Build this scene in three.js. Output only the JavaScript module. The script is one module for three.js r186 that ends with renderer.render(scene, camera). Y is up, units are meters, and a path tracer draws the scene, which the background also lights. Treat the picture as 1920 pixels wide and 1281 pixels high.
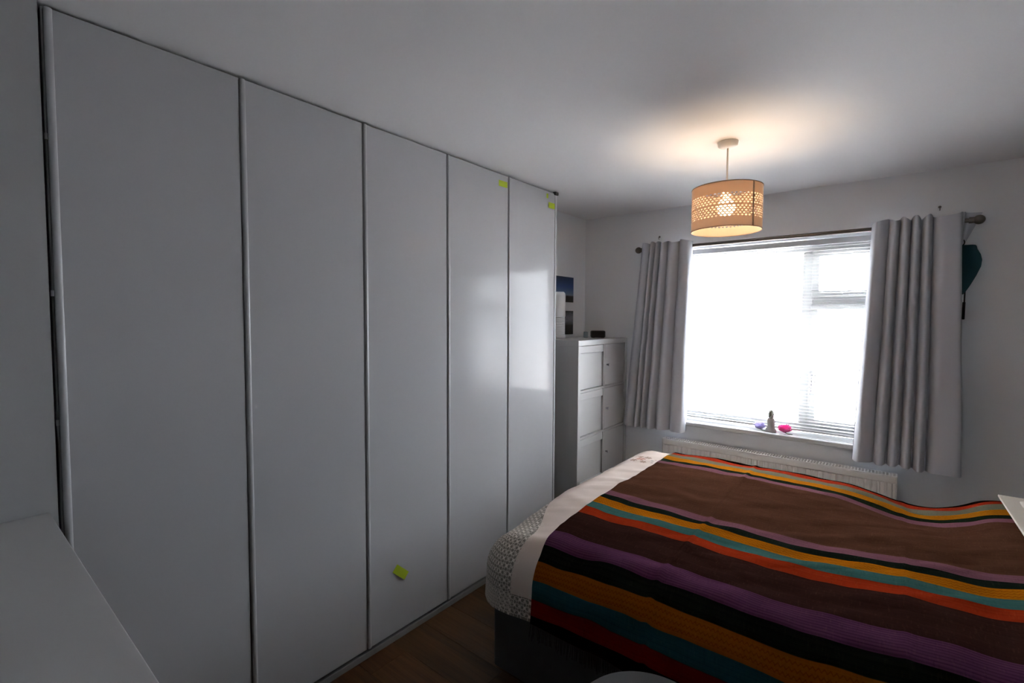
import * as THREE from 'three';
import { RoundedBoxGeometry } from 'three/addons/geometries/RoundedBoxGeometry.js';
import { mergeGeometries } from 'three/addons/utils/BufferGeometryUtils.js';
import { ImprovedNoise } from 'three/addons/math/ImprovedNoise.js';
import { RectAreaLightUniformsLib } from 'three/addons/lights/RectAreaLightUniformsLib.js';

// ---------------------------------------------------------------- camera, sky, exposure
const renderer = new THREE.WebGLRenderer({ antialias: true });
renderer.toneMapping = THREE.LinearToneMapping;
renderer.toneMappingExposure = 3.3;
renderer.shadowMap.enabled = true;
RectAreaLightUniformsLib.init();
const scene = new THREE.Scene();
const camera = new THREE.PerspectiveCamera(71.217, 1920 / 1281, 0.05, 200);
camera.position.set(1.8261, 1.5564, 3.6482);
camera.rotation.set(-0.0486, 0.6806, 0.0048, 'YXZ');
const SKY = 7.0;                                        // pale bright sky, far brighter than the room
scene.background = new THREE.Color().setRGB(0.92, 0.985, 1.06);
scene.backgroundIntensity = SKY;
const LAMP_WARM = new THREE.Color().setRGB(1.0, 0.71, 0.44);
const LAMP_CANDELA = 0.088;
// the sun stands behind the house: it never enters the window but lights the paving outside, which throws light up at the ceiling
const sun = new THREE.DirectionalLight(new THREE.Color().setRGB(0.98, 0.98, 0.98), 150);
sun.position.set(10, 42, 13); sun.target.position.set(1, 0, -8); sun.castShadow = true; sun.name = 'sun';
Object.assign(sun.shadow.camera, { left: -45, right: 45, top: 45, bottom: -45, near: 1, far: 120 }); sun.shadow.mapSize.set(2048, 2048);
scene.add(sun, sun.target);

// ---------------------------------------------------------------- helpers
let seed = 7;
const rnd = () => { seed |= 0; seed = seed + 0x6D2B79F5 | 0; let t = Math.imul(seed ^ seed >>> 15, 1 | seed); t = t + Math.imul(t ^ t >>> 7, 61 | t) ^ t; return ((t ^ t >>> 14) >>> 0) / 4294967296; };
const noise = new ImprovedNoise();
const n3 = (x, y, z = 0) => noise.noise(x + 31.7, y + 11.3, z + 5.1);
const taken = {};
function numbered(name) { const n = taken[name] = (taken[name] ?? -1) + 1; return n ? name + '_' + String(n).padStart(3, '0') : name; }
function shade(o) { o.castShadow = true; o.receiveShadow = true; return o; }
function mesh(name, geo, mat, parent) { const m = shade(new THREE.Mesh(Array.isArray(geo) ? mergeGeometries(geo.map(plain)) : geo, mat)); m.name = numbered(name); parent.add(m); return m; }
function plain(g) { const q = g.index ? g.toNonIndexed() : g.clone(); for (const k of Object.keys(q.attributes)) if (!['position', 'normal', 'uv'].includes(k)) q.deleteAttribute(k); q.morphAttributes = {}; return q; }
function thing(name, label, category, [x, y, z] = [0, 0, 0], turn = 0, group) { const o = new THREE.Group(); o.name = numbered(name); o.position.set(x, y, z); o.rotation.y = turn; o.userData = { label, category }; if (group) o.userData.group = group; scene.add(o); return o; }
function single(name, label, category, geo, mat, pos = [0, 0, 0], group) { const m = mesh(name, geo, mat, scene); m.position.set(...pos); m.userData = { label, category }; if (group) m.userData.group = group; return m; }
function struct(name, geo, mat) { const m = mesh(name, geo, mat, scene); m.userData.kind = 'structure'; return m; }
function box(x0, x1, y0, y1, z0, z1, r = 0, seg = 2) {
  const w = x1 - x0, h = y1 - y0, d = z1 - z0;
  const g = r ? new RoundedBoxGeometry(w, h, d, seg, Math.min(r, w / 2.02, h / 2.02, d / 2.02)) : new THREE.BoxGeometry(w, h, d);
  return metreUV(g.translate((x0 + x1) / 2, (y0 + y1) / 2, (z0 + z1) / 2));
}
function metreUV(g) {                                     // box-projected uv in metres
  if (g.index) g = g.toNonIndexed();
  const p = g.attributes.position, n = g.attributes.normal, uv = new Float32Array(p.count * 2);
  for (let i = 0; i < p.count; i++) {
    const ax = Math.abs(n.getX(i)), ay = Math.abs(n.getY(i)), az = Math.abs(n.getZ(i));
    const [a, b] = ay >= ax && ay >= az ? [p.getX(i), p.getZ(i)] : ax >= az ? [p.getZ(i), p.getY(i)] : [p.getX(i), p.getY(i)];
    uv[2 * i] = a; uv[2 * i + 1] = b;
  }
  g.setAttribute('uv', new THREE.BufferAttribute(uv, 2)); return g;
}
const cyl = (r0, r1, h, x, y, z, seg = 24) => new THREE.CylinderGeometry(r1, r0, h, seg).translate(x, y, z);   // r0 bottom
function lathe(pts, seg = 48) { return new THREE.LatheGeometry(pts.map(([r, y]) => new THREE.Vector2(r, y)), seg); }
// a sheet with thickness: f(u, v) -> [x, y, z], front face towards +(du x dv) * sign
function shell(f, nu, nv, t, uvf, sign = 1) {
  const P = [], N = [], U = [], I = [], e = 1e-3, a = new THREE.Vector3(), b = new THREE.Vector3(), n = new THREE.Vector3();
  const front = [], nor = [];
  for (let j = 0; j <= nv; j++) for (let i = 0; i <= nu; i++) {
    const u = i / nu, v = j / nv, c = f(u, v);
    const u0 = f(Math.max(0, u - e), v), u1 = f(Math.min(1, u + e), v), v0 = f(u, Math.max(0, v - e)), v1 = f(u, Math.min(1, v + e));
    a.set(u1[0] - u0[0], u1[1] - u0[1], u1[2] - u0[2]); b.set(v1[0] - v0[0], v1[1] - v0[1], v1[2] - v0[2]);
    n.crossVectors(a, b).normalize().multiplyScalar(sign);
    front.push(c); nor.push([n.x, n.y, n.z]); U.push(...uvf(u, v)); P.push(...c); N.push(n.x, n.y, n.z);
  }
  const W = nu + 1, M = W * (nv + 1);
  for (let k = 0; k < M; k++) { const c = front[k], m = nor[k]; P.push(c[0] - m[0] * t, c[1] - m[1] * t, c[2] - m[2] * t); N.push(-m[0], -m[1], -m[2]); U.push(U[2 * k], U[2 * k + 1]); }
  const tri = (x, y, z) => sign > 0 ? I.push(x, y, z) : I.push(x, z, y);
  for (let j = 0; j < nv; j++) for (let i = 0; i < nu; i++) { const q = j * W + i; tri(q, q + 1, q + W + 1); tri(q, q + W + 1, q + W); const r = q + M; tri(r, r + W + 1, r + 1); tri(r, r + W, r + W + 1); }
  const rim = (k, l) => { tri(k, l + M, l); tri(k, k + M, l + M); };
  for (let i = 0; i < nu; i++) { rim(i, i + 1); rim(nv * W + i + 1, nv * W + i); }
  for (let j = 0; j < nv; j++) { rim((j + 1) * W, j * W); rim(j * W + nu, (j + 1) * W + nu); }
  const g = new THREE.BufferGeometry(); g.setAttribute('position', new THREE.Float32BufferAttribute(P, 3)); g.setAttribute('normal', new THREE.Float32BufferAttribute(N, 3)); g.setAttribute('uv', new THREE.Float32BufferAttribute(U, 2)); g.setIndex(I); return g;
}
function canvasTex(w, h, draw, { color = true, rx = 1, ry = 1 } = {}) {
  const c = document.createElement('canvas'); c.width = w; c.height = h; draw(c.getContext('2d'), w, h);
  const t = new THREE.CanvasTexture(c); if (color) t.colorSpace = THREE.SRGBColorSpace; t.wrapS = t.wrapT = THREE.RepeatWrapping; t.repeat.set(rx, ry); return t;
}
function dataTex(n, f, rep, color = false) {              // f(u, v) -> 0..1 or [r, g, b], tiles every 1/rep metres
  const d = new Uint8Array(n * n * 4);
  for (let j = 0; j < n; j++) for (let i = 0; i < n; i++) { let c = f(i / n, j / n); if (!Array.isArray(c)) c = [c, c, c]; for (let k = 0; k < 3; k++) d[(j * n + i) * 4 + k] = Math.max(0, Math.min(255, c[k] * 255)); d[(j * n + i) * 4 + 3] = 255; }
  const t = new THREE.DataTexture(d, n, n); t.magFilter = THREE.LinearFilter; t.wrapS = t.wrapT = THREE.RepeatWrapping; t.repeat.set(rep, rep); if (color) t.colorSpace = THREE.SRGBColorSpace; t.needsUpdate = true; return t;
}
const rgb = (r, g, b) => new THREE.Color().setRGB(r, g, b);
const tile = (f) => (u, v) => { const a = f(u, v), b = f(u - 1, v), c = f(u, v - 1), d = f(u - 1, v - 1); return (a * (1 - u) + b * u) * (1 - v) + (c * (1 - u) + d * u) * v; };

// ---------------------------------------------------------------- materials
const std = (o) => new THREE.MeshStandardMaterial(o), phy = (o) => new THREE.MeshPhysicalMaterial(o);
const plasterBump = dataTex(256, tile((u, v) => 0.5 + 0.3 * n3(u * 60, v * 60) + 0.2 * n3(u * 17, v * 17, 3)), 1.3);
const weaveBump = dataTex(128, (u, v) => 0.5 + 0.25 * Math.sin(u * Math.PI * 2 * 32) * (Math.sin(v * Math.PI * 2 * 32) > 0 ? 1 : -1), 12);
const M = {
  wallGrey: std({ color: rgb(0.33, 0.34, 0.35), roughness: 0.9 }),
  wall: std({ color: rgb(0.87, 0.885, 0.905), roughness: 0.9, bumpMap: plasterBump, bumpScale: 0.0006 }),
  ceiling: std({ color: rgb(0.79, 0.79, 0.80), roughness: 0.92, bumpMap: plasterBump, bumpScale: 0.0006 }),
  gloss: phy({ color: rgb(0.43, 0.435, 0.45), roughness: 0.17, specularIntensity: 0.24 }),
  glossClear: phy({ color: rgb(0.43, 0.435, 0.45), roughness: 0.09, specularIntensity: 0.17 }),
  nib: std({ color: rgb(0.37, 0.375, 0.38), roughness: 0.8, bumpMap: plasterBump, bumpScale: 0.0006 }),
  strip: std({ color: rgb(0.55, 0.55, 0.58), roughness: 0.3, metalness: 0.85 }),
  edge: phy({ color: rgb(0.40, 0.405, 0.42), roughness: 0.3, specularIntensity: 1 }),
  wood: std({ color: rgb(0.05, 0.035, 0.025), roughness: 0.5 }),
  carcass: std({ color: rgb(0.5, 0.5, 0.51), roughness: 0.6 }),
  plinth: std({ color: rgb(0.18, 0.18, 0.18), roughness: 0.6 }),
  dark: std({ color: rgb(0.03, 0.03, 0.03), roughness: 0.7 }),
  white: std({ color: rgb(0.50, 0.50, 0.50), roughness: 0.45 }),
  whiteMatt: std({ color: rgb(0.82, 0.82, 0.81), roughness: 0.7 }),
  sill: phy({ color: rgb(0.62, 0.63, 0.635), roughness: 0.3 }),
  upvc: phy({ color: rgb(0.43, 0.44, 0.445), roughness: 0.28 }),
  slat: phy({ color: rgb(0.58, 0.58, 0.58), roughness: 0.4 }),
  cord: std({ color: rgb(0.75, 0.75, 0.74), roughness: 0.9 }),
  glass: phy({ color: 0xffffff, transmission: 1, thickness: 0, roughness: 0, ior: 1.5 }),
  curtain: phy({ color: rgb(0.62, 0.635, 0.69), roughness: 0.85, sheen: 0.3, sheenRoughness: 0.6 }),
  steel: std({ color: rgb(0.20, 0.175, 0.15), roughness: 0.28, metalness: 1 }),
  radiator: std({ color: rgb(0.80, 0.79, 0.76), roughness: 0.4 }),
  divan: std({ color: rgb(0.05, 0.05, 0.052), roughness: 0.95, bumpMap: weaveBump, bumpScale: 0.0006 }),
  mattress: std({ color: rgb(0.6, 0.58, 0.55), roughness: 0.9 }),
  pouf: phy({ color: rgb(0.10, 0.105, 0.11), roughness: 0.95, sheen: 0.25, bumpMap: weaveBump, bumpScale: 0.0005 }),
  cream: std({ color: rgb(0.62, 0.56, 0.48), roughness: 0.9, bumpMap: weaveBump, bumpScale: 0.0003 }),
  lime: std({ color: rgb(0.40, 0.52, 0.01), roughness: 0.7 }),
  teal: phy({ color: rgb(0.008, 0.06, 0.075), roughness: 0.85, sheen: 0.3, bumpMap: weaveBump, bumpScale: 0.0006 }),
  black: std({ color: rgb(0.012, 0.012, 0.013), roughness: 0.45 }),
  blackCloth: std({ color: rgb(0.012, 0.010, 0.009), roughness: 0.95 }),
  greyPlastic: std({ color: rgb(0.22, 0.25, 0.26), roughness: 0.3 }),
  shadeCloth: phy({ color: rgb(0.56, 0.44, 0.34), roughness: 1, transmission: 0.5, thickness: 0 }),
  shadeRim: std({ color: rgb(0.36, 0.27, 0.20), roughness: 0.8 }),
  rose: std({ color: rgb(0.74, 0.72, 0.68), roughness: 0.5 }),
  bulb: std({ color: rgb(0.9, 0.85, 0.75), roughness: 0.4, emissive: rgb(1.0, 0.72, 0.42), emissiveIntensity: 5 }),
  ornament: std({ color: rgb(0.42, 0.40, 0.37), roughness: 0.6 }),
  ornamentDark: std({ color: rgb(0.30, 0.30, 0.26), roughness: 0.6 }),
  pink: phy({ color: rgb(0.90, 0.16, 0.52), roughness: 0.7, transmission: 0.5, thickness: 0, side: THREE.DoubleSide }),
  lilac: phy({ color: rgb(0.75, 0.70, 0.92), roughness: 0.7, transmission: 0.5, thickness: 0, side: THREE.DoubleSide }),
  leaf: std({ color: rgb(0.08, 0.2, 0.06), roughness: 0.7, side: THREE.DoubleSide }),
  road: std({ color: rgb(0.16, 0.16, 0.165), roughness: 1 }),
  paving: std({ color: rgb(0.58, 0.58, 0.58), roughness: 0.95 }),
};

// ---------------------------------------------------------------- room shell
const XL = -0.31, XR = 2.72, ZB = 4.08, H = 2.408, T = 0.26;
const WIN = { x0: 0.46, x1: 1.87, y0: 0.75, y1: 2.095 };
struct('ceiling', box(XL - T, XR + T, H, H + T, -T, ZB + T), M.ceiling);
struct('wall_back', [
  box(XL - T, WIN.x0, 0, H, -T, 0), box(WIN.x1, XR + T, 0, H, -T, 0),
  box(WIN.x0, WIN.x1, 0, WIN.y0, -T, 0), box(WIN.x0, WIN.x1, WIN.y1, H, -T, 0)], M.wall);
struct('wall_left', box(XL - T, XL, 0, H, 0, ZB), M.wall);
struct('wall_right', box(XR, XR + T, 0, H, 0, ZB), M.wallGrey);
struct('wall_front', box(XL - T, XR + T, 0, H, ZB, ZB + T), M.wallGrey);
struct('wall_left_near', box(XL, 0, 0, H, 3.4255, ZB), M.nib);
struct('paving', box(-40, 40, -2.9, -2.7, -9, 30), M.paving);
struct('road', box(-60, 60, -2.95, -2.71, -90, -9), M.road);
struct('baseboard_back', box(XL, XR, 0, 0.09, 0, 0.014, 0.004), M.white);
struct('baseboard_right', box(XR - 0.014, XR, 0, 0.09, 0.014, ZB, 0.004), M.white);

// floor: laminate planks running along x, each a piece of its own
{
  const floor = struct('floor', box(XL - T, XR + T, -0.2, -0.008, -T, ZB + T), M.dark);
  const grains = [0, 1, 2, 3].map((k) => {
    const t = canvasTex(1024, 128, (c, w, h) => {
      const img = c.createImageData(w, h);
      for (let y = 0; y < h; y++) for (let x = 0; x < w; x++) {
        const u = x / w * 1.25, v = y / h * 0.19;
        const g = n3(u * 2.2 + k * 9, v * 40, k) * 0.5 + n3(u * 7, v * 150, k + 4) * 0.35 + n3(u * 1.1, v * 12, k + 9) * 0.5;
        const s = 1 + 0.34 * g, i = (y * w + x) * 4;
        img.data[i] = 142 * s; img.data[i + 1] = 99 * s; img.data[i + 2] = 64 * s; img.data[i + 3] = 255;
      }
      c.putImageData(img, 0, 0);
    }, { rx: 1 / 1.25, ry: 1 / 0.19 });
    return t;
  });
  const tones = [0.27, 0.33, 0.38, 0.30];
  const mats = []; for (let k = 0; k < 8; k++) mats.push(phy({ map: grains[k % 4], color: rgb(tones[k % 4] * (k > 3 ? 0.9 : 1), tones[k % 4] * 0.97, tones[k % 4] * 0.95), roughness: 0.5, specularIntensity: 0.5 }));
  const W = 0.19, L = 1.25; let row = 0;
  for (let z = 0; z < ZB; z += W, row++) for (let x = XL - [0, 0.42, 0.85, 0.2, 0.63][row % 5]; x < XR; x += L) {
    const a = Math.max(x, XL) + 0.0012, b = Math.min(x + L, XR) - 0.0012, z1 = Math.min(z + W, ZB); if (b - a < 0.03) continue;
    mesh('floor_plank', box(a, b, -0.009, 0, z + 0.0012, z1 - 0.0012, 0.0012, 1), mats[Math.floor(rnd() * 8)], floor);
  }
}

// ---------------------------------------------------------------- window
{
  const w = new THREE.Group(); w.name = 'window_1'; w.userData.kind = 'structure'; scene.add(w);
  const { x0, x1, y0, y1 } = WIN, z0 = -0.215, z1 = -0.15, F = 0.062, mx0 = 1.305, mx1 = 1.37, B = y0 + 0.032;
  const sill = [box(x0, x1, y0, B, -0.15, 0.0), box(x0 - 0.05, x1 + 0.05, y0, B, 0.0, 0.045, 0.008)];
  mesh('window_sill', sill, M.sill, w);
  mesh('window_frame', [box(x0, x1, B, B + F, z0, z1, 0.006), box(x0, x1, y1 - F - 0.02, y1, z0, z1, 0.006), box(x0, x0 + F, B + F, y1 - F - 0.02, z0, z1, 0.006), box(x1 - F, x1, B + F, y1 - F - 0.02, z0, z1, 0.006)], M.upvc, w);
  mesh('mullion', box(mx0, mx1, B + F, y1 - F - 0.02, z0, z1, 0.006), M.upvc, w);
  mesh('transom', box(mx1, x1 - F, 1.655, 1.715, z0, z1, 0.006), M.upvc, w);
  const sash = (name, a, b, c, d, hx, hy, horizontal) => {
    const f = 0.045, s = mesh(name, [box(a, b, c, c + f, z0 + 0.02, z1 + 0.012, 0.008), box(a, b, d - f, d, z0 + 0.02, z1 + 0.012, 0.008), box(a, a + f, c + f, d - f, z0 + 0.02, z1 + 0.012, 0.008), box(b - f, b, c + f, d - f, z0 + 0.02, z1 + 0.012, 0.008)], M.upvc, w);
    mesh('pane', box(a + f, b - f, c + f, d - f, -0.187, -0.183), M.glass, s);
    const hz = z1 + 0.012;
    mesh('handle', horizontal
      ? [box(hx - 0.02, hx + 0.02, hy - 0.012, hy + 0.012, hz, hz + 0.012, 0.004), box(hx - 0.055, hx + 0.055, hy - 0.008, hy + 0.008, hz + 0.012, hz + 0.03, 0.006)]
      : [box(hx - 0.012, hx + 0.012, hy - 0.03, hy + 0.03, hz, hz + 0.012, 0.004), box(hx - 0.008, hx + 0.008, hy - 0.1, hy + 0.015, hz + 0.012, hz + 0.03, 0.006)], M.strip, s);
  };
  sash('casement', mx1 - 0.01, x1 - F + 0.01, B + F - 0.01, 1.665, mx1 + 0.012, 1.16, false);
  sash('fanlight', mx1 - 0.01, x1 - F + 0.01, 1.705, y1 - F - 0.01, (mx1 + x1 - F) / 2, 1.728, true);
  mesh('pane', box(x0 + F - 0.01, mx0 + 0.01, B + F - 0.01, y1 - F - 0.01, -0.187, -0.183), M.glass, w);
}
// venetian blind in the recess
{
  const x0 = WIN.x0 + 0.012, x1 = WIN.x1 - 0.012, zc = -0.085, top = WIN.y1 - 0.012;
  const b = thing('venetian_blind', 'white venetian blind lowered over the window with its slats open', 'blind');
  mesh('headrail', box(x0, x1, top - 0.034, top, zc - 0.02, zc + 0.02, 0.004), M.sill, b);
  const shape = new THREE.Shape(), hw = 0.0125, t = 0.0006, c = 0.0022;   // crowned slat section
  shape.moveTo(-hw, 0); shape.quadraticCurveTo(0, 2 * c, hw, 0); shape.lineTo(hw, t); shape.quadraticCurveTo(0, 2 * c + t, -hw, t);
  const sg = new THREE.ExtrudeGeometry(shape, { depth: x1 - x0, bevelEnabled: false, curveSegments: 4 }).rotateY(Math.PI / 2).translate(x0, 0, 0);
  const yb = 0.812, pitch = 0.0215;
  for (let y = top - 0.05; y > yb + 0.012; y -= pitch) { const m = mesh('slat', sg, M.slat, b); m.position.set(0, y, zc); m.rotation.x = 0.09; }
  mesh('bottom_rail', box(x0, x1, yb - 0.012, yb, zc - 0.0125, zc + 0.0125, 0.003), M.slat, b);
  for (const x of [x0 + 0.12, (x0 + x1) / 2 - 0.02, x1 - 0.12]) mesh('ladder_cord', [-0.0132, 0.0132].map((dz) => cyl(0.0006, 0.0006, top - 0.034 - yb, x, (top - 0.034 + yb) / 2, zc + dz, 6)), M.cord, b);
}

// ---------------------------------------------------------------- fitted wardrobe
const ZW = 0.94, DW = 0.4955;
{
  const w = thing('fitted_wardrobe', 'long run of tall pale grey glossy wardrobe doors along the left wall', 'wardrobe');
  mesh('plinth', box(XL + 0.01, -0.045, 0, 0.05, ZW, ZW + 5 * DW), M.plinth, w);
  mesh('floor_track', box(-0.045, -0.004, 0, 0.03, ZW, ZW + 5 * DW, 0.004), M.plinth, w);
  mesh('top_filler', box(-0.05, -0.026, 2.37, H - 0.004, ZW, ZW + 5 * DW), M.carcass, w);
  mesh('side_panel', box(XL + 0.004, 0.002, 0, H - 0.005, ZW - 0.02, ZW - 0.002, 0.001), M.gloss, w);
  mesh('side_panel', box(XL + 0.004, -0.024, 0.05, H - 0.005, ZW + 5 * DW - 0.018, ZW + 5 * DW), M.carcass, w);
  mesh('back_panel', box(XL + 0.004, XL + 0.016, 0.05, H - 0.005, ZW, ZW + 5 * DW - 0.018), M.carcass, w);
  mesh('end_cap', box(-0.01, 0.014, 2.385, 2.405, ZW - 0.024, ZW + 0.012, 0.003), M.dark, w);
  const yl = 0.048, yh = 2.394;
  const ps = new THREE.Shape(); ps.absellipse(0, 0, 0.0085, 0.0055, 0, Math.PI);           // half-round edge strip
  const stripGeo = new THREE.ExtrudeGeometry(ps, { depth: yh - yl, bevelEnabled: false, curveSegments: 10 }).rotateX(-Math.PI / 2).rotateY(-Math.PI / 2);
  for (let k = 0; k < 5; k++) {
    const za = ZW + k * DW, zb = za + DW;
    const d = mesh('door', box(-0.022, 0, yl, yh, za + 0.0015, zb - 0.0035, 0.0015), k === 0 ? M.glossClear : M.gloss, w);
    const s = mesh('edge_strip', stripGeo, M.edge, d); s.position.set(0, yl, zb - 0.0125);
    if (k === 4) for (const y of [0.52, 1.255, 1.62, 2.05]) mesh('hinge', box(-0.016, -0.008, y - 0.009, y + 0.009, zb - 0.0035, zb + 0.004, 0.002), M.carcass, d);
  }
}
// lime sticky tabs on the doors
{
  const tab = (label, y, z, w, h, turn, k) => {
    const f = (u, v) => [0.0012 + 0.006 * Math.pow(Math.abs(u - 0.12), 2) * k, (v - 0.5) * h, -(u - 0.5) * w];
    const m = single('sticky_tab', label, 'sticky note', shell(f, 8, 2, 0.0004, (u, v) => [u, v]), M.lime, [0.0006, y, z], 'lime sticky tabs on the wardrobe doors');
    m.rotation.x = turn;
  };
  tab('lime sticky tab at the top of the fourth wardrobe door beside a seam', 2.340, 1.487, 0.072, 0.034, 0, 1);
  tab('lime sticky tab near the top outer corner of the last wardrobe door', 2.307, 0.985, 0.066, 0.038, 0, 1);
  tab('tilted lime sticky tab low down on the middle wardrobe door', 0.334, 2.242, 0.085, 0.040, -0.75, 2);
  tab('tiny lime sliver of tab on the top edge of the last door', 2.362, 1.035, 0.014, 0.030, 0, 1);
}

// ---------------------------------------------------------------- white cube cabinet in the alcove
const CH = { x0: -0.295, x1: 0.1, z0: 0.012, z1: 0.78, top: 1.402 };
{
  const { x0, x1, z0, z1, top } = CH, t = 0.038, it = 0.016, zm = (z0 + z1) / 2, cell = (top - 2 * t - 3 * it) / 4;
  const c = thing('cube_cabinet', 'tall white cube storage cabinet standing in the alcove beside the left curtain', 'cabinet');
  mesh('top_panel', box(x0, x1, top - t, top, z0, z1, 0.002), M.white, c);
  mesh('bottom_panel', box(x0, x1, 0, t, z0, z1, 0.002), M.white, c);
  for (const [a, b] of [[z0, z0 + t], [z1 - t, z1]]) mesh('side_panel', box(x0, x1, t, top - t, a, b, 0.002), M.white, c);
  mesh('divider', box(x0 + 0.01, x1 - 0.004, t, top - t, zm - it / 2, zm + it / 2, 0.001), M.white, c);
  mesh('back_panel', box(x0, x0 + 0.01, t, top - t, z0 + t, z1 - t), M.white, c);
  for (let r = 0; r < 4; r++) {
    const y0 = t + r * (cell + it), y1 = y0 + cell;
    if (r) mesh('shelf', box(x0 + 0.01, x1 - 0.004, y0 - it, y0, z0 + t, z1 - t, 0.001), M.white, c);
    const d = mesh('door', box(x1 - 0.022, x1 - 0.004, y0 + 0.003, y1 - 0.003, z0 + t + 0.003, zm - it / 2 - 0.003, 0.002), M.white, c);
    mesh('knob', lathe([[0.001, 0], [0.006, 0.001], [0.005, 0.010], [0.010, 0.016], [0.009, 0.021], [0.001, 0.023]], 16).rotateZ(-Math.PI / 2).translate(x1 - 0.004, (y0 + y1) / 2, zm - it / 2 - 0.035), M.strip, d);
    const s = mesh('drawer', box(x1 - 0.034, x1 - 0.018, y0 + 0.003, y1 - 0.003, zm + it / 2 + 0.003, z1 - t - 0.003, 0.002), M.white, c);
    mesh('drawer_rail', box(x1 - 0.018, x1 - 0.005, y1 - 0.056, y1 - 0.003, zm + it / 2 + 0.003, z1 - t - 0.003, 0.003), M.white, s);
  }
}
// things on the cabinet
{
  const y = CH.top;
  const tw = thing('tower_purifier', 'white upright cylinder with a rounded top standing on the white cabinet', 'air purifier', [-0.24, y, 0.515]);
  mesh('body', lathe([[0.001, 0.17], [0.05, 0.17], [0.05, 0.335], [0.046, 0.352], [0.036, 0.362], [0.001, 0.364]]), M.whiteMatt, tw);
  mesh('lower_grille', [lathe([[0.001, 0.022], [0.046, 0.022], [0.046, 0.162], [0.001, 0.162]]), ...Array.from({ length: 10 }, (_, i) => new THREE.TorusGeometry(0.0475, 0.0028, 6, 40).rotateX(Math.PI / 2).translate(0, 0.034 + i * 0.0128, 0)), lathe([[0.001, 0.16], [0.0465, 0.16], [0.0465, 0.171], [0.001, 0.171]])], M.whiteMatt, tw);
  mesh('base', lathe([[0.001, 0], [0.05, 0], [0.053, 0.004], [0.053, 0.018], [0.048, 0.024], [0.001, 0.024]]), M.whiteMatt, tw);
  const sp = thing('clock_speaker', 'small black rounded box on the front of the white cabinet top', 'speaker', [-0.075, y, 0.19], 0.68);
  mesh('case', box(-0.058, 0.058, 0.002, 0.058, -0.03, 0.03, 0.012, 3), M.black, sp);
  mesh('front_grille', Array.from({ length: 9 }, (_, i) => box(-0.048, 0.048, 0.011 + i * 0.0045, 0.0125 + i * 0.0045, 0.0295, 0.0315)), M.blackCloth, sp);
  for (const x of [-0.04, 0.04]) mesh('foot', box(x - 0.01, x + 0.01, 0, 0.003, -0.02, 0.02), M.black, sp);
  const gc = thing('candle_jar', 'small grey jar beside the black box on the white cabinet', 'jar', [-0.155, y, 0.245]);
  mesh('glass_body', lathe([[0.001, 0], [0.017, 0], [0.0185, 0.003], [0.0185, 0.046], [0.017, 0.049], [0.0155, 0.046], [0.0155, 0.006], [0.001, 0.006]], 32), M.greyPlastic, gc);
  mesh('wax', lathe([[0.001, 0.006], [0.0153, 0.006], [0.0153, 0.03], [0.001, 0.031]], 24), M.whiteMatt, gc);
}
// two photographic prints on the alcove wall (flat things, printed)
{
  const print = (label, y0, y1, draw) => {
    const z0 = 0.195, z1 = 0.47;
    const m = thing('photo_print', label, 'photo print', [XL, (y0 + y1) / 2, (z0 + z1) / 2], 0, 'prints on the alcove wall');
    const w = z1 - z0, h = y1 - y0;
    mesh('card', box(0.0005, 0.003, -h / 2, h / 2, -w / 2, w / 2), M.whiteMatt, m);
    const pic = new THREE.PlaneGeometry(w - 0.003, h - 0.003).rotateY(Math.PI / 2).translate(0.0034, 0, 0);
    mesh('picture', pic, std({ map: canvasTex(256, 256, draw), roughness: 0.35 }), m);
  };
  print('dark blue sky print, the upper picture on the alcove wall', 1.690, 1.900, (c, w, h) => {
    const g = c.createLinearGradient(0, 0, 0, h); g.addColorStop(0, '#0f2444'); g.addColorStop(0.4, '#2c4a86'); g.addColorStop(0.72, '#7d8ea0'); g.addColorStop(0.76, '#3a3433'); g.addColorStop(1, '#171514');
    c.fillStyle = g; c.fillRect(0, 0, w, h);
    c.fillStyle = '#1c1a19'; c.beginPath(); c.moveTo(0, h); for (let x = 0; x <= w; x += 8) c.lineTo(x, h * (0.78 + 0.05 * n3(x * 0.03, 2))); c.lineTo(w, h); c.fill();
  });
  print('dark grey cloudy print, the lower picture on the alcove wall', 1.424, 1.622, (c, w, h) => {
    const g = c.createLinearGradient(0, 0, 0, h); g.addColorStop(0, '#3a3c42'); g.addColorStop(0.3, '#7c7c84'); g.addColorStop(0.55, '#5c5c62'); g.addColorStop(0.62, '#2a2926'); g.addColorStop(1, '#1a1918');
    c.fillStyle = g; c.fillRect(0, 0, w, h);
    for (let i = 0; i < 400; i++) { c.fillStyle = `rgba(190,190,200,${0.05 * rnd()})`; c.beginPath(); c.ellipse(rnd() * w, h * (0.1 + 0.4 * rnd()), 10 + 20 * rnd(), 4 + 6 * rnd(), 0, 0, 6.3); c.fill(); }
  });
}

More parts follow.
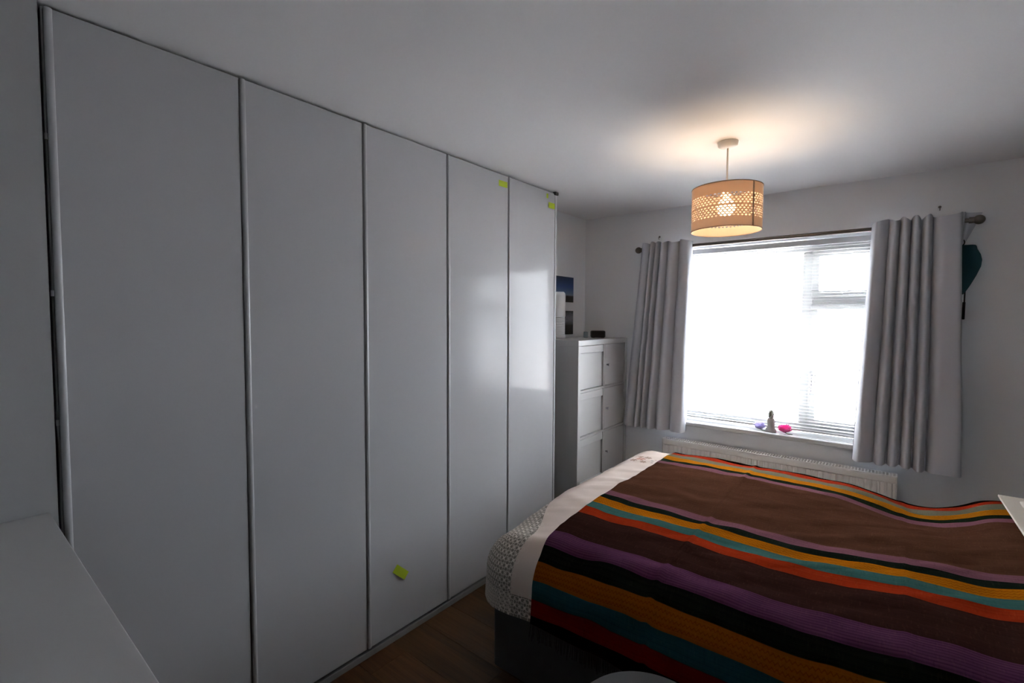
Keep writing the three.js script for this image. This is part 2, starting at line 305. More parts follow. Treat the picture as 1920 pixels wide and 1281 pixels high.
// ---------------------------------------------------------------- curtains, rod
{
  const y = 2.098, z = 0.062;
  const r = thing('curtain_rod', 'brushed metal curtain rod with round ball ends above the window', 'curtain rod');
  mesh('rod', new THREE.CylinderGeometry(0.0115, 0.0115, 1.93, 24).rotateZ(Math.PI / 2).translate(1.175, y, z), M.steel, r);
  for (const [x, s] of [[0.215, -1], [2.135, 1]]) mesh('finial', [new THREE.SphereGeometry(0.025, 32, 20).translate(x + s * 0.008, y, z), new THREE.CylinderGeometry(0.016, 0.016, 0.02, 24).rotateZ(Math.PI / 2).translate(x - s * 0.022, y, z)], M.steel, r);
  for (const x of [0.335, 1.99]) mesh('bracket', [new THREE.CylinderGeometry(0.024, 0.024, 0.008, 24).rotateX(Math.PI / 2).translate(x, y, 0.004), cyl(0.007, 0.007, 0.05, 0, 0, 0, 12).rotateX(Math.PI / 2).translate(x, y, 0.03)], M.steel, r);
  const curtain = (label, folds, xa, xb, y0, y1, tri, side) => {
    const curve = new THREE.CatmullRomCurve3(folds.map(([f, d]) => new THREE.Vector3(f, d, 0)), false, 'centripetal'), cache = {};
    const at = (u) => (cache[u.toFixed(5)] ??= curve.getPoint(u));
    const f = (u, v) => {
      const p = at(u), yy = y0 + v * (y1 - y0), w = (y1 - yy) / (y1 - y0);
      const a = xa[0] + (xa[1] - xa[0]) * w, b = xb[0] + (xb[1] - xb[0]) * w;
      let X = a + (b - a) * p.x, Z = p.y;
      Z = 0.105 + (Z - 0.105) * (0.95 + 0.35 * w) + 0.006 * n3(p.x * 6, w * 3, side);
      X += 0.008 * n3(p.x * 5, w * 2.2, side + 7) * w;
      if (tri && p.x > 1) X += (p.x - 1) * (b - a) * (Math.max(-0.9, 1 - w * 8) - 1) * 0.95;
      Z = Math.max(Z, p.y < 0.052 ? 0.012 : 0.078);
      const crest = 0.010 * Math.sin(u * 31 + side) * (v > 0.96 ? (v - 0.96) / 0.04 : 0);
      return [X, yy + crest - 0.012 * (1 - v) * (0.5 + n3(p.x * 4, 8, side)), Z];
    };
    const t = thing('curtain', label, 'curtain', [0, 0, 0], 0, 'grey curtains at the window');
    mesh('cloth', shell(f, 320, 46, 0.003, (u, v) => [u * 1.1, v * 1.4], 1), M.curtain, t);
    const hem = (u, v) => { const q = f(u, 0.052 + v * 0.004); return [q[0], q[1], q[2] + 0.0012]; };
    mesh('hem_stitch', shell(hem, 220, 1, 0.001, (u, v) => [u, v], 1), M.curtain, t);
  };
  // folds: broad rounded ridges parted by narrow valleys, [place across, distance from the wall]
  const folds = (lead, valleys, tail) => { const out = [...lead]; valleys.forEach((v, i) => { const a = i ? valleys[i - 1] : null; if (a !== null) { const d = v - a; out.push([a + d * 0.30, 0.128], [a + d * 0.5, 0.136], [a + d * 0.72, 0.130]); } out.push([v - 0.012, 0.098], [v, 0.072], [v + 0.010, 0.088]); }); return [...out, ...tail]; };
  curtain('grey curtain on the left of the window, beside the white cabinet',
    folds([[-0.02, 0.05], [0, 0.085], [0.05, 0.112], [0.12, 0.115]], [0.18, 0.285, 0.38, 0.53, 0.755], [[0.82, 0.122], [0.90, 0.132], [0.975, 0.122], [1.0, 0.095], [0.985, 0.05]]),
    [0.252, 0.120], [0.634, 0.607], 0.712, 2.136, false, 0);
  curtain('grey curtain on the right of the window, with the teal bag behind it',
    folds([[0.03, 0.03], [0.0, 0.05], [0.012, 0.10], [0.055, 0.134], [0.13, 0.128]], [0.205, 0.335, 0.46, 0.575, 0.70], [[0.76, 0.122], [0.88, 0.132], [0.985, 0.124], [1.0, 0.10], [1.05, 0.046], [1.22, 0.03]]),
    [1.684, 1.631], [2.072, 2.122], 0.712, 2.134, true, 3);
  for (const [x, l] of [[1.985, 'small metal screw hook in the wall above the right curtain'], [0.352, 'small metal screw hook in the wall above the left curtain']]) {
    const h = thing('wall_hook', l, 'hook', [x, 2.185, 0]);
    mesh('plate', cyl(0.007, 0.007, 0.004, 0, 0, 0, 16).rotateX(Math.PI / 2).translate(0, 0.012, 0.002), M.steel, h);
    mesh('hook', new THREE.TubeGeometry(new THREE.CatmullRomCurve3([[0, 0.012, 0.002], [0, 0.012, 0.014], [0, 0.002, 0.020], [0, -0.008, 0.014], [0, -0.006, 0.008]].map((p) => new THREE.Vector3(...p))), 16, 0.0022, 8), M.steel, h);
  }
}
// teal bag hanging behind the right curtain
{
  const b = thing('hanging_bag', 'dark teal cloth bag hanging on the wall behind the outer edge of the right curtain', 'bag', [2.07, 1.70, 0.034]);
  const prof = [[0, 0.026], [0.012, 0.034], [0.05, 0.052], [0.10, 0.072], [0.15, 0.088], [0.185, 0.091], [0.215, 0.086], [0.245, 0.073], [0.262, 0.070], [0.268, 0.066]];
  const P = [], seg = 40; const pos = [], uv = [], idx = [];
  prof.forEach(([y, r], j) => { for (let i = 0; i <= seg; i++) { const a = i / seg * Math.PI * 2, k = 1 + 0.05 * Math.sin(a * 5 + j * 0.4); pos.push(Math.cos(a) * r * k, y, Math.sin(a) * Math.min(0.03, r * 0.36) * k); uv.push(i / seg * 0.4, y); } });
  for (let j = 0; j < prof.length - 1; j++) for (let i = 0; i < seg; i++) { const q = j * (seg + 1) + i; idx.push(q, q + seg + 1, q + 1, q + 1, q + seg + 1, q + seg + 2); }
  const top = pos.length / 3; pos.push(0, 0.262, 0); uv.push(0, 0.27); pos.push(0, 0, 0); uv.push(0, 0);
  const last = (prof.length - 1) * (seg + 1); for (let i = 0; i < seg; i++) { idx.push(last + i, top, last + i + 1); idx.push(i + 1, top + 1, i); }
  const g = new THREE.BufferGeometry(); g.setAttribute('position', new THREE.Float32BufferAttribute(pos, 3)); g.setAttribute('uv', new THREE.Float32BufferAttribute(uv, 2)); g.setIndex(idx); g.computeVertexNormals();
  mesh('pouch', g, M.teal, b);
  mesh('strap', [box(0.030, 0.0365, -0.045, 0.02, -0.004, 0.0, 0.001), box(0.026, 0.038, -0.138, -0.042, -0.007, 0.003, 0.003)], M.blackCloth, b);
  mesh('loop', new THREE.TorusGeometry(0.022, 0.003, 8, 24).translate(0, 0.285, 0), M.blackCloth, b);
  mesh('peg', [cyl(0.005, 0.005, 0.05, 0, 0, 0, 12).rotateX(Math.PI / 2).translate(0, 0.300, -0.009)], M.steel, b);
}

// ---------------------------------------------------------------- radiator
{
  const x0 = 0.447, x1 = 1.85, y0 = 0.13, y1 = 0.643, n = 40, p = (x1 - x0 - 0.03) / n;
  const r = thing('radiator', 'long white ribbed panel radiator on the wall under the window', 'radiator');
  const s = new THREE.Shape(); s.moveTo(x0 + 0.005, -0.088); s.lineTo(x0 + 0.005, -0.1);
  for (let i = 0; i < n; i++) { const a = x0 + 0.015 + i * p; s.lineTo(a + p * 0.08, -0.1); s.lineTo(a + p * 0.26, -0.105); s.lineTo(a + p * 0.74, -0.105); s.lineTo(a + p * 0.92, -0.1); }
  s.lineTo(x1 - 0.005, -0.1); s.lineTo(x1 - 0.005, -0.088);
  const front = (h0, h1) => metreUV(new THREE.ExtrudeGeometry(s, { depth: h1 - h0, bevelEnabled: false }).rotateX(-Math.PI / 2).translate(0, h0, 0));
  mesh('front_panel', [front(y0 + 0.03, y1 - 0.045), box(x0 + 0.003, x1 - 0.003, y1 - 0.045, y1 - 0.006, 0.088, 0.105, 0.006), box(x0 + 0.003, x1 - 0.003, y0, y0 + 0.03, 0.088, 0.105, 0.006)], M.radiator, r);
  mesh('back_panel', box(x0 + 0.01, x1 - 0.01, y0 + 0.01, y1 - 0.02, 0.032, 0.044, 0.004), M.radiator, r);
  const bars = [box(x0, x1, y1 - 0.008, y1, 0.028, 0.036, 0.001), box(x0, x1, y1 - 0.008, y1, 0.1, 0.108, 0.001), box(x0, x1, y1 - 0.008, y1, 0.066, 0.07)];
  for (let x = x0 + 0.01; x < x1; x += 0.0167) bars.push(box(x, x + 0.006, y1 - 0.006, y1 - 0.001, 0.036, 0.1));
  mesh('top_grille', bars, M.radiator, r);
  for (const [a, b] of [[x0 - 0.002, x0 + 0.002], [x1 - 0.002, x1 + 0.002]]) mesh('side_cover', box(a, b, y0 + 0.01, y1, 0.03, 0.106, 0.001), M.radiator, r);
  mesh('valve', [cyl(0.011, 0.011, 0.13, x1 + 0.03, 0.065, 0.066), cyl(0.017, 0.015, 0.06, x1 + 0.03, 0.16, 0.066), cyl(0.009, 0.009, 0.05, 0, 0, 0, 16).rotateZ(Math.PI / 2).translate(x1 + 0.02, 0.145, 0.066)], M.white, r);
  for (const x of [x0 + 0.25, x1 - 0.25]) mesh('wall_bracket', box(x - 0.02, x + 0.02, y0 + 0.1, y1 - 0.1, 0.0, 0.034), M.strip, r);
}

// ---------------------------------------------------------------- bed
const BED = { x0: 0.49, x1: 2.56, z0: 0.63, z1: 2.12 };
{
  const { x0, x1, z0, z1 } = BED;
  const b = thing('divan_bed', 'double divan bed on a dark grey fabric base under the window', 'bed');
  mesh('base', [box(x0, (x0 + x1) / 2 - 0.002, 0.03, 0.36, z0, z1, 0.015), box((x0 + x1) / 2 + 0.002, x1, 0.03, 0.36, z0, z1, 0.015)], M.divan, b);
  for (const x of [x0 + 0.12, x1 - 0.12]) for (const z of [z0 + 0.12, z1 - 0.12]) mesh('foot', lathe([[0.001, 0], [0.022, 0], [0.026, 0.006], [0.026, 0.032], [0.001, 0.032]], 24).translate(x, 0, z), M.black, b);
  mesh('mattress', box(x0 + 0.01, x1, 0.36, 0.60, z0 + 0.01, z1 - 0.01, 0.05, 4), M.mattress, b);
  mesh('headboard', [box(x1 + 0.004, x1 + 0.074, 0.03, 1.12, z0 - 0.01, z1 + 0.01, 0.025, 3)], M.divan, b);
}
// the bedding: a sheet laid over the mattress, (p, q) in metres on the cloth -> place
const SH = { xf: 0.585, zf: 0.645, zn: 2.045, R: 0.15 };
function topHeight(x, z) {
  const st = (a, b, t) => { const k = Math.max(0, Math.min(1, (t - a) / (b - a))); return k * k * (3 - 2 * k); };
  let y = 0.672 + 0.014 * Math.exp(-(((x - 1.25) / 0.6) ** 2));
  y -= 0.048 * Math.exp(-(((x - 1.91) / 0.17) ** 2)) * (1 - st(0.8, 1.35, z));   // hollow by the window side
  y += 0.056 / (1 + Math.exp(-(x - 2.125) / 0.032)) * (1 - 0.3 * st(1.0, 1.5, z));  // rising over the pillows
  y += 0.030 * st(1.55, 2.0, x) * st(0.9, 1.3, z);
  y -= 0.020 * st(0.9, 1.5, z) * (1 - st(1.5, 2.0, x)) * st(0.7, 0.95, x);
  y -= 0.060 * st(1.55, 2.1, z) * Math.exp(-(((x - 0.52) / 0.26) ** 2));   // slumping at the foot
  y += 0.008 * n3(x * 2.3, z * 2.1, 1) + 0.004 * n3(x * 6, z * 6, 2);
  return y;
}
function sheet(p, q, off = 0, drop = 0) {
  const { xf, zf, zn, R } = SH;
  const dx = Math.max(0, xf - p), dz = Math.max(0, q - zn, zf - q), sz = q > zn ? 1 : -1;
  let d = 0, cx = 0, cz = 0;
  if (dx > 0 || dz > 0) {
    d = Math.max(dx, dz);
    const phi = dz <= dx ? Math.PI / 4 * dz / Math.max(dx, 1e-9) : Math.PI / 2 - Math.PI / 4 * dx / dz;
    cx = -Math.cos(phi); cz = Math.sin(phi) * sz;
    if (dz === 0) { cx = -1; cz = 0; } if (dx === 0) { cx = 0; cz = sz; }
  }
  const ex = Math.max(p, xf), ez = Math.min(zn, Math.max(zf, q));
  const arc = Math.PI / 2 * R, th = Math.min(d / R, Math.PI / 2), rest = Math.max(0, d - arc);
  const along = cz ? ex * 1.0 : ez;
  const wave = rest * (0.16 * n3(ex * 3.1 + cx * 0.6, ez * 3.1 + cz * 0.6, 6) + 0.04 + drop);
  const out = R * Math.sin(th) + wave + off * Math.sin(th);
  const y = topHeight(ex, ez) - R * (1 - Math.cos(th)) - rest + off * Math.cos(th);
  return [ex + cx * out, y, ez + cz * out];
}
const wrinkle = (p, q) => 0.004 * n3(p * 11, q * 11, 4) + 0.009 * Math.max(0, n3(p * 5 + q * 9, q * 2, 12));
const LH = 0.355;                                          // how far the duvet runs past the mattress top
{
  // printed border and flower motif of the cover, painted in cloth metres
  const p0 = SH.xf - LH, p1 = 2.5, q0 = SH.zf - LH, q1 = SH.zn + LH, W = 1536, Hh = 1536;
  const X = (p) => (p - p0) / (p1 - p0) * W, Y = (q) => (q - q0) / (q1 - q0) * Hh;
  const map = canvasTex(W, Hh, (c) => {
    c.fillStyle = '#d8cac0'; c.fillRect(0, 0, W, Hh);
    for (let i = 0; i < 3000; i++) { c.fillStyle = `rgba(${rnd() > 0.5 ? '255,250,240' : '150,130,120'},0.05)`; c.fillRect(rnd() * W, rnd() * Hh, 2 + rnd() * 30, 1); }
    const band = 0.43, edgeOf = (q) => { const k = Math.max(0, Math.min(1, (q - 1.55) / 0.55)); return 0.235 + 0.185 * k * k * (3 - 2 * k); }, sb = 0.085, motif = (x, y, s) => {
      c.strokeStyle = 'rgba(222,216,206,0.95)'; c.lineWidth = 0.0028 / (p1 - p0) * W;
      c.save(); c.translate(x, y); for (let k = 0; k < 4; k++) { c.rotate(Math.PI / 2); c.beginPath(); c.moveTo(0, 0); c.bezierCurveTo(s * 0.5, -s * 0.5, s, -s * 0.35, s, 0); c.bezierCurveTo(s, s * 0.35, s * 0.5, s * 0.5, 0, 0); c.stroke(); }
      c.beginPath(); c.arc(0, 0, s * 0.24, 0, 6.3); c.fillStyle = 'rgb(226,220,210)'; c.fill(); c.restore();
    };
    c.fillStyle = 'rgb(128,123,115)'; c.beginPath(); c.moveTo(0, 0); for (let q = q0; q <= q1 + 0.01; q += 0.02) c.lineTo(X(p0 + edgeOf(q)), Y(q)); c.lineTo(0, Hh); c.fill(); c.fillRect(0, Y(q1 - sb), W, Hh);
    const s = 0.028 / (p1 - p0) * W, st = 0.052;
    let r = 0; for (let p = p0 + 0.02; p < p0 + band; p += st / 2, r++) for (let q = q0; q < q1; q += st) if (p - p0 < edgeOf(q)) motif(X(p), Y(q + (r % 2) * st / 2), s);
    r = 0; for (let q = q1 - 0.02; q > q1 - sb; q -= st / 2, r++) for (let p = p0; p < p1; p += st) motif(X(p + (r % 2) * st / 2), Y(q), s);
    // embroidered flower near the window-side foot corner
    const fx = X(0.60), fy = Y(0.845), u = W / (p1 - p0);
    for (const [dx, dy, rr, col] of [[0, 0, 0.035, '#a8745f'], [-0.03, 0.045, 0.026, '#8d7464'], [0.03, -0.045, 0.026, '#8d7464'], [-0.02, -0.05, 0.022, '#9b8270'], [0.035, 0.05, 0.022, '#9b8270'], [0.075, 0, 0.012, '#8f938f'], [0.085, 0.035, 0.010, '#8f938f'], [0.085, -0.03, 0.010, '#a88d82']]) {
      c.fillStyle = col; for (let k = 0; k < 6; k++) { const a = k * 1.047; c.beginPath(); c.ellipse(fx + (dx + Math.cos(a) * rr * 0.55) * u, fy + (dy + Math.sin(a) * rr * 0.55) * u, rr * 0.42 * u, rr * 0.24 * u, a, 0, 6.3); c.fill(); }
    }
  });
  const mat = std({ map, color: rgb(0.88, 0.85, 0.84), roughness: 0.92, bumpMap: dataTex(64, (u, v) => 0.5 + 0.3 * Math.sin(u * 200) * Math.sin(v * 200), 20), bumpScale: 0.0002 });
  const f = (u, v) => { const p = p0 + u * (p1 - p0), q = q1 - v * (q1 - q0), c = sheet(p, q); c[1] += wrinkle(p, q); return c; };
  const d = thing('duvet', 'cream duvet with grey lace-print border spread over the bed', 'duvet');
  const m = mesh('cover', shell(f, 150, 150, 0.022, (u, v) => [u, v], 1), mat, d);
  map.flipY = true;
  void m;
}
// the striped throw
{
  const S = [[0.000, '#1c0f0b'], [0.24, '#b8422a'], [0.285, '#8a9484'], [0.345, '#d79422'], [0.405, '#243528'], [0.455, '#a77a92'], [0.505, '#6b4c3e'],
    [1.09, '#a77a92'], [1.15, '#22302c'], [1.20, '#d48a1c'], [1.27, '#4f8f92'], [1.33, '#c04526'], [1.40, '#47312f'],
    [1.61, '#7d5280'], [1.71, '#1d2624'], [1.772, '#c4731a'], [1.838, '#2f6f80'], [1.903, '#8c2318'], [1.965, '#0d0807'], [2.4, '#0d0807']];
  const s0 = 0.40, s1 = 2.4, W = 1024, Hh = 2048;        // s is the cloth's q + 0 (far side first); the map covers q 0.40 .. 2.40
  const map = canvasTex(W, Hh, (c) => {
    for (let i = 0; i < S.length - 1; i++) { c.fillStyle = S[i][1]; const a = S[i][0] / 2 * Hh, b = S[i + 1][0] / 2 * Hh; c.fillRect(0, a, W, b - a + 1); }
    for (let i = 0; i < S.length - 1; i++) if (/^#(d|c4)/.test(S[i][1])) {               // the ochre bands are woven with small zigzags
      const a = S[i][0] / 2 * Hh, b = S[i + 1][0] / 2 * Hh; c.strokeStyle = 'rgba(150,70,10,0.55)'; c.lineWidth = 2.5;
      for (let k = 0; k < 3; k++) { c.beginPath(); for (let x = 0; x <= W; x += 7) c.lineTo(x, a + (b - a) * (0.25 + 0.25 * k) + ((x / 7) % 2 ? 4 : -4)); c.stroke(); }
    }
    for (let i = 0; i < S.length - 1; i++) if (/^#(a7|7d)/.test(S[i][1])) { const a = S[i][0] / 2 * Hh, b = S[i + 1][0] / 2 * Hh; c.fillStyle = 'rgba(50,25,50,0.28)'; for (let y = a + 6; y < b - 4; y += 11) c.fillRect(0, y, W, 4); }
    for (let y = 0; y < Hh; y += 2) { c.fillStyle = `rgba(${rnd() > 0.5 ? '255,220,190' : '0,0,0'},${0.05 * rnd()})`; c.fillRect(0, y, W, 2); }
    for (let i = 0; i < 9000; i++) { c.fillStyle = `rgba(${rnd() > 0.5 ? '255,220,190' : '0,0,0'},0.04)`; c.fillRect(rnd() * W, rnd() * Hh, 3, 8 + rnd() * 14); }
  });
  const mat = phy({ map, color: rgb(0.42, 0.35, 0.31), roughness: 1, specularIntensity: 0.0, bumpMap: weaveBump, bumpScale: 0.0005 });
  const pa = 0.735, pb = 2.24, qa = 0.50, qb = 2.40;
  const edge = (q) => pa + 0.012 * n3(q * 2.4, 3, 8) - 0.02 * Math.exp(-(((q - 1.55) / 0.5) ** 2)) + 0.035 * Math.max(0, Math.min(1, (q - 1.95) / 0.2));
  const place = (u, v) => {
    const q = qb + 0.06 * u - v * (qb - qa + 0.06 * u), p = edge(q) + u * (pb - edge(q));
    const c = sheet(p, q, 0.014, 0.02); c[1] += wrinkle(p, q) + 0.004;
    const fold = (x0, a) => a * Math.exp(-(((p - x0) / 0.012) ** 2));
    c[1] += fold(1.20 + 0.01 * q, 0.006) + fold(1.87, 0.0025) + 0.004 * n3(p * 5, q * 9, 21) + 0.006 * Math.max(0, n3(p * 3, q * 6, 14));
    return c;
  };
  const t = thing('striped_throw', 'brown woven throw with bright stripes and a dark fringe across the bed', 'throw');
  mesh('cloth', shell(place, 180, 240, 0.006, (u, v) => { const q = qb + 0.06 * u - v * (qb - qa + 0.06 * u); return [u * 1.5, 1 - (q - s0) / (s1 - s0)]; }, 1), mat, t);
  const strands = [];
  for (let i = 0; i < 210; i++) {
    const u = (i + 0.5) / 210, c = place(u, 0.0), l = 0.045 + 0.02 * rnd(), jx = (rnd() - 0.5) * 0.014, jz = 0.004 + (rnd() - 0.5) * 0.012;
    strands.push(new THREE.TubeGeometry(new THREE.CatmullRomCurve3([new THREE.Vector3(c[0], c[1] + 0.006, c[2] - 0.003), new THREE.Vector3(c[0] + jx * 0.4, c[1] - l * 0.5, c[2] - 0.002 + jz * 0.5), new THREE.Vector3(c[0] + jx, c[1] - l, c[2] - 0.003 + jz)]), 4, 0.0019, 5));
  }
  const fr = mesh('fringe', strands, M.blackCloth, t); fr.userData.kind = 'stuff';
}
// pillow with a flat border resting at the head of the bed
{
  const w = 0.44, h = 0.74, fl = 0.05, P = thing('pillow', 'cream pillow with a flat stitched border lying at the head of the bed', 'pillow', [2.425, 0.779, 1.03], 0.02);
  const prof = (a, b) => Math.pow(Math.max(0, 1 - Math.pow(Math.abs(a), 2.6)), 0.55) * Math.pow(Math.max(0, 1 - Math.pow(Math.abs(b), 2.6)), 0.55);
  const half = (s) => shell((u, v) => { const a = u * 2 - 1, b = 1 - v * 2, hgt = prof(a, b); return [a * (w / 2 - fl), s * 0.06 * hgt + 0.004 * n3(a * 3, b * 3, s) * hgt + s * 0.002, b * (h / 2 - fl)]; }, 36, 48, 0.002, (u, v) => [u * w, v * h], s);
  mesh('cushion', [half(1), half(-1)], M.cream, P);
  const rim = new THREE.Shape(), X = w / 2, Y = h / 2; rim.moveTo(-X, -Y); rim.lineTo(X, -Y); rim.lineTo(X, Y); rim.lineTo(-X, Y); rim.lineTo(-X, -Y);
  const hole = new THREE.Path(), a = X - fl - 0.006, b = Y - fl - 0.006; hole.moveTo(-a, -b); hole.lineTo(-a, b); hole.lineTo(a, b); hole.lineTo(a, -b); hole.lineTo(-a, -b); rim.holes.push(hole);
  mesh('border', metreUV(new THREE.ExtrudeGeometry(rim, { depth: 0.006, bevelEnabled: true, bevelSize: 0.002, bevelThickness: 0.002, bevelSegments: 2 }).rotateX(-Math.PI / 2).translate(0, -0.003, 0)), M.cream, P);
}
// grey pouf in front of the bed
{
  const p = thing('pouf', 'round grey upholstered stool close to the camera in front of the bed', 'stool', [1.365, 0, 2.515]);
  mesh('seat', lathe([[0.001, 0.40], [0.205, 0.40], [0.212, 0.41], [0.212, 0.47], [0.205, 0.50], [0.188, 0.518], [0.15, 0.526], [0.08, 0.530], [0.001, 0.531]], 72), M.pouf, p);
  mesh('piping', [0.405, 0.478].map((y) => new THREE.TorusGeometry(0.212, 0.005, 8, 72).rotateX(Math.PI / 2).translate(0, y, 0)), M.pouf, p);
  mesh('body', lathe([[0.001, 0.03], [0.19, 0.03], [0.20, 0.04], [0.203, 0.40], [0.001, 0.40]], 72), M.pouf, p);
  for (let k = 0; k < 4; k++) { const a = k * Math.PI / 2 + 0.6; mesh('foot', cyl(0.018, 0.022, 0.03, Math.cos(a) * 0.14, 0.015, Math.sin(a) * 0.14, 20), M.black, p); }
}
// white chest of drawers in the near left corner
{
  const x0 = 0.012, x1 = 1.26, z0 = 3.452, z1 = 3.96, top = 1.01;
  const d = thing('chest_of_drawers', 'chest with a plain white top standing in the near left corner', 'chest');
  mesh('top_panel', box(x0 - 0.004, x1 + 0.006, top - 0.022, top, z0 - 0.008, z1, 0.002), M.white, d);
  for (const [a, b] of [[x0, x0 + 0.018], [x1 - 0.018, x1]]) mesh('side_panel', box(a, b, 0, top - 0.022, z0 + 0.02, z1), M.wood, d);
  mesh('back_panel', box(x0 + 0.018, x1 - 0.018, 0.05, top - 0.022, z1 - 0.008, z1), M.wood, d);
  mesh('plinth', box(x0 + 0.018, x1 - 0.018, 0, 0.06, z0 + 0.03, z0 + 0.05), M.wood, d);
  for (let r = 0; r < 4; r++) for (let c = 0; c < 2; c++) {
    const a = x0 + c * (x1 - x0) / 2 + 0.003, b = a + (x1 - x0) / 2 - 0.006, y0 = 0.064 + r * 0.23;
    const f = mesh('drawer', box(a, b, y0, y0 + 0.225, z0, z0 + 0.018, 0.002), M.wood, d);
    mesh('knob', lathe([[0.001, 0], [0.007, 0], [0.006, 0.012], [0.014, 0.018], [0.013, 0.026], [0.001, 0.028]], 16).rotateX(-Math.PI / 2).translate((a + b) / 2, y0 + 0.115, z0), M.strip, f);
  }
}

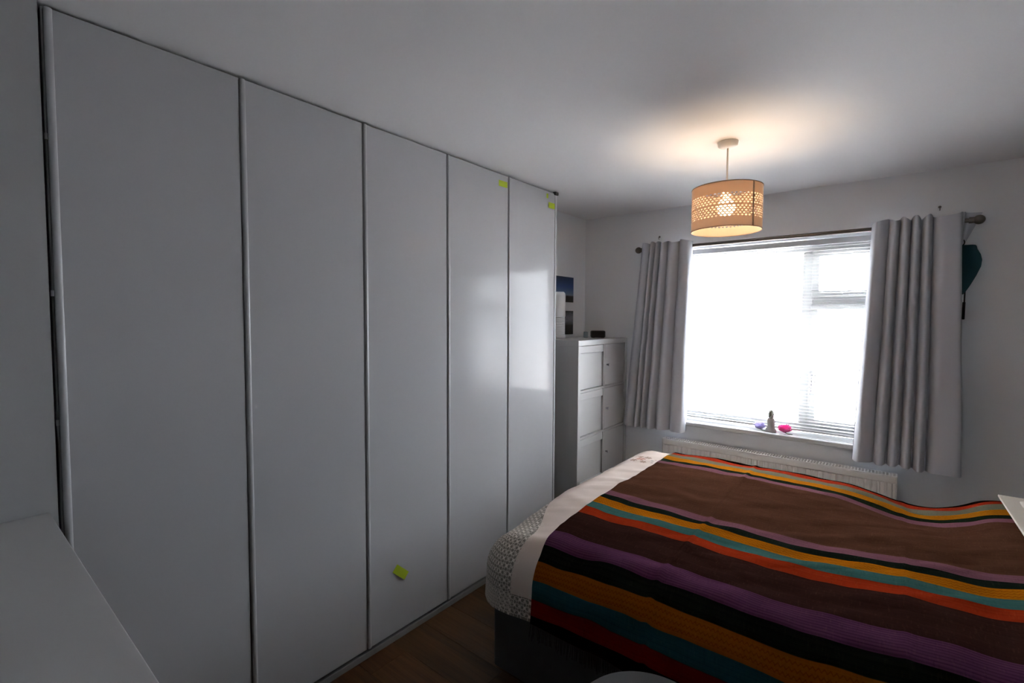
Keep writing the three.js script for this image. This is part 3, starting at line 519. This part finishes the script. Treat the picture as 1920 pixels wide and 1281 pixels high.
// ---------------------------------------------------------------- pendant lamp
{
  const X = 1.158, Z = 1.178, R = 0.158, y0 = 1.984 - H, y1 = 2.186 - H, yb = 2.100 - H;
  const L = thing('pendant_lamp', 'lit pendant lamp with a perforated beige drum shade on the ceiling', 'lamp', [X, H, Z]);
  mesh('ceiling_rose', lathe([[0.001, -0.030], [0.010, -0.030], [0.030, -0.027], [0.044, -0.018], [0.047, -0.002], [0.047, 0], [0.001, 0]], 48), M.rose, L);
  mesh('cord', cyl(0.0045, 0.0045, -0.028 - (yb + 0.10), 0, (-0.028 + yb + 0.10) / 2, 0, 12), M.rose, L);
  mesh('lamp_holder', lathe([[0.001, yb + 0.052], [0.017, yb + 0.052], [0.019, yb + 0.058], [0.019, yb + 0.085], [0.012, yb + 0.10], [0.004, yb + 0.108], [0.001, yb + 0.108]], 32), M.rose, L);
  const bulb = mesh('bulb', lathe([[0.001, -0.046], [0.018, -0.043], [0.034, -0.029], [0.041, -0.008], [0.039, 0.012], [0.028, 0.032], [0.014, 0.044], [0.012, 0.053], [0.001, 0.053]], 32).translate(0, yb, 0), M.bulb, L);
  bulb.castShadow = false;
  const lamp = new THREE.PointLight(LAMP_WARM, LAMP_CANDELA, 0, 2); lamp.position.set(X, H + yb, Z); lamp.castShadow = true; lamp.shadow.radius = 1.2; lamp.name = 'bulb_light'; scene.add(lamp);
  // perforated drum: solid bands above and below, two fields of staggered diamond holes, a plain line between
  const N = 54, pos = [], idx = [], P = (a, y, r) => { pos.push(Math.cos(a) * r, y, Math.sin(a) * r); return pos.length / 3 - 1; };
  const th = 0.0012, dA = Math.PI * 2 / N;
  const quad = (a, b, c, d, flip) => flip ? idx.push(a, b, c, a, c, d) : idx.push(a, c, b, a, d, c);
  const band = (ya, yb2) => { for (const [r, fl] of [[R, 0], [R - th, 1]]) for (let i = 0; i < N * 2; i++) { const a = i * dA / 2, b = a + dA / 2; quad(P(a, ya, r), P(b, ya, r), P(b, yb2, r), P(a, yb2, r), !fl); } };
  const rowsOf = (ya, n, h, ph) => {
    for (let k = 0; k < n; k++) for (let i = 0; i < N; i++) {
      const a0 = (i + ((k + ph) % 2) * 0.5) * dA, am = a0 + dA / 2, a1 = a0 + dA, b0 = ya + k * h, bm = b0 + h / 2, b1 = b0 + h, hw = dA * 0.41, hh = h * 0.44, rim = [];
      for (const [r, fl] of [[R, 0], [R - th, 1]]) {
        const C = [P(a0, b0, r), P(a1, b0, r), P(a1, b1, r), P(a0, b1, r)], Mi = [P(am, b0, r), P(a1, bm, r), P(am, b1, r), P(a0, bm, r)], D = [P(am, bm - hh, r), P(am + hw, bm, r), P(am, bm + hh, r), P(am - hw, bm, r)];
        for (let q = 0; q < 4; q++) { const n1 = (q + 1) % 4, c = C[n1]; for (const tr of [[Mi[q], c, Mi[n1]], [Mi[q], Mi[n1], D[n1]], [Mi[q], D[n1], D[q]]]) fl ? idx.push(...tr) : idx.push(tr[0], tr[2], tr[1]); }
        rim.push(D);
      }
      for (let q = 0; q < 4; q++) { const n1 = (q + 1) % 4; idx.push(rim[0][q], rim[1][q], rim[1][n1], rim[0][q], rim[1][n1], rim[0][n1]); }
    }
  };
  const h = 0.0104, lo = y0 + 0.042, mid = lo + 5 * h + 0.006, hi = mid + 5 * h;
  band(y0, lo); rowsOf(lo, 5, h, 0); band(lo + 5 * h, mid); rowsOf(mid, 5, h, 1); band(hi, y1);
  const g = new THREE.BufferGeometry(); g.setAttribute('position', new THREE.Float32BufferAttribute(pos, 3)); g.setIndex(idx);
  const flat = g.toNonIndexed(); flat.computeVertexNormals();
  const shadePart = mesh('shade', flat, M.shadeCloth, L);
  mesh('rim', [y0, y1].map((y) => new THREE.TorusGeometry(R - th / 2, 0.0022, 8, 84).rotateX(Math.PI / 2).translate(0, y, 0)), M.shadeRim, shadePart);
  mesh('seam', box(-0.004, 0.004, y0, y1, R - 0.0005, R + 0.0012).rotateY(1.05), M.shadeRim, shadePart);
  const spokes = [new THREE.TorusGeometry(0.022, 0.002, 8, 24).rotateX(Math.PI / 2).translate(0, yb + 0.062, 0)];
  for (let k = 0; k < 3; k++) spokes.push(new THREE.TubeGeometry(new THREE.CatmullRomCurve3([new THREE.Vector3(0.022, yb + 0.062, 0), new THREE.Vector3(0.10, yb + 0.066, 0), new THREE.Vector3(R - 0.002, y1 - 0.004, 0)]), 10, 0.0016, 6).rotateY(k * 2.094 + 0.4));
  mesh('spider_ring', spokes, M.rose, shadePart);
}

// ---------------------------------------------------------------- things on the window sill
{
  const y = WIN.y0 + 0.032;
  const o = thing('ornament', 'slim pale grey ornament with a dark knob standing on the window sill', 'ornament', [1.165, y, -0.012]);
  mesh('body', lathe([[0.001, 0], [0.033, 0], [0.035, 0.006], [0.031, 0.020], [0.024, 0.034], [0.024, 0.055], [0.026, 0.076], [0.021, 0.090], [0.014, 0.099], [0.001, 0.101]], 36).scale(1, 1, 0.75), M.ornament, o);
  mesh('head', lathe([[0.001, 0.094], [0.014, 0.096], [0.017, 0.108], [0.018, 0.122], [0.016, 0.136], [0.011, 0.146], [0.006, 0.151], [0.001, 0.153]], 28), M.ornamentDark, o);
  const bloom = (label, mat, at, size, n, seedTurn) => {
    const f = thing('flower', label, 'flower', at);
    for (let k = 0; k < n; k++) {
      const a = k * 2.4 + seedTurn, ring = 0.35 + 0.65 * k / n, tilt = 1.25 - 1.0 * ring;
      const g = shell((u, v) => { const r = v * size, w = size * 0.42 * Math.sin(Math.PI * Math.min(1, 0.08 + v * 0.86)), s = (u - 0.5) * 2; return [s * w, r * Math.sin(tilt) + s * s * size * 0.12 * v, r * Math.cos(tilt) * (1 - 0.25 * v * v)]; }, 4, 5, 0.0012, (u, v) => [u, v], -1).rotateY(a).translate(0, size * 0.14, 0);
      mesh('petal', g, mat, f);
    }
    mesh('stem', new THREE.TubeGeometry(new THREE.CatmullRomCurve3([[0, size * 0.14, 0], [0.008, size * 0.1, 0.004], [0.022, 0.003, 0.01], [0.05, 0.003, 0.014]].map((p) => new THREE.Vector3(...p))), 12, 0.0025, 6), M.leaf, f);
  };
  bloom('bright pink artificial flower lying on the window sill', M.pink, [1.248, y, -0.016], 0.062, 12, 0.3);
  bloom('pale lilac artificial flower lying on the window sill', M.lilac, [1.092, y, -0.03], 0.055, 12, 1.1);
}

renderer.render(scene, camera);
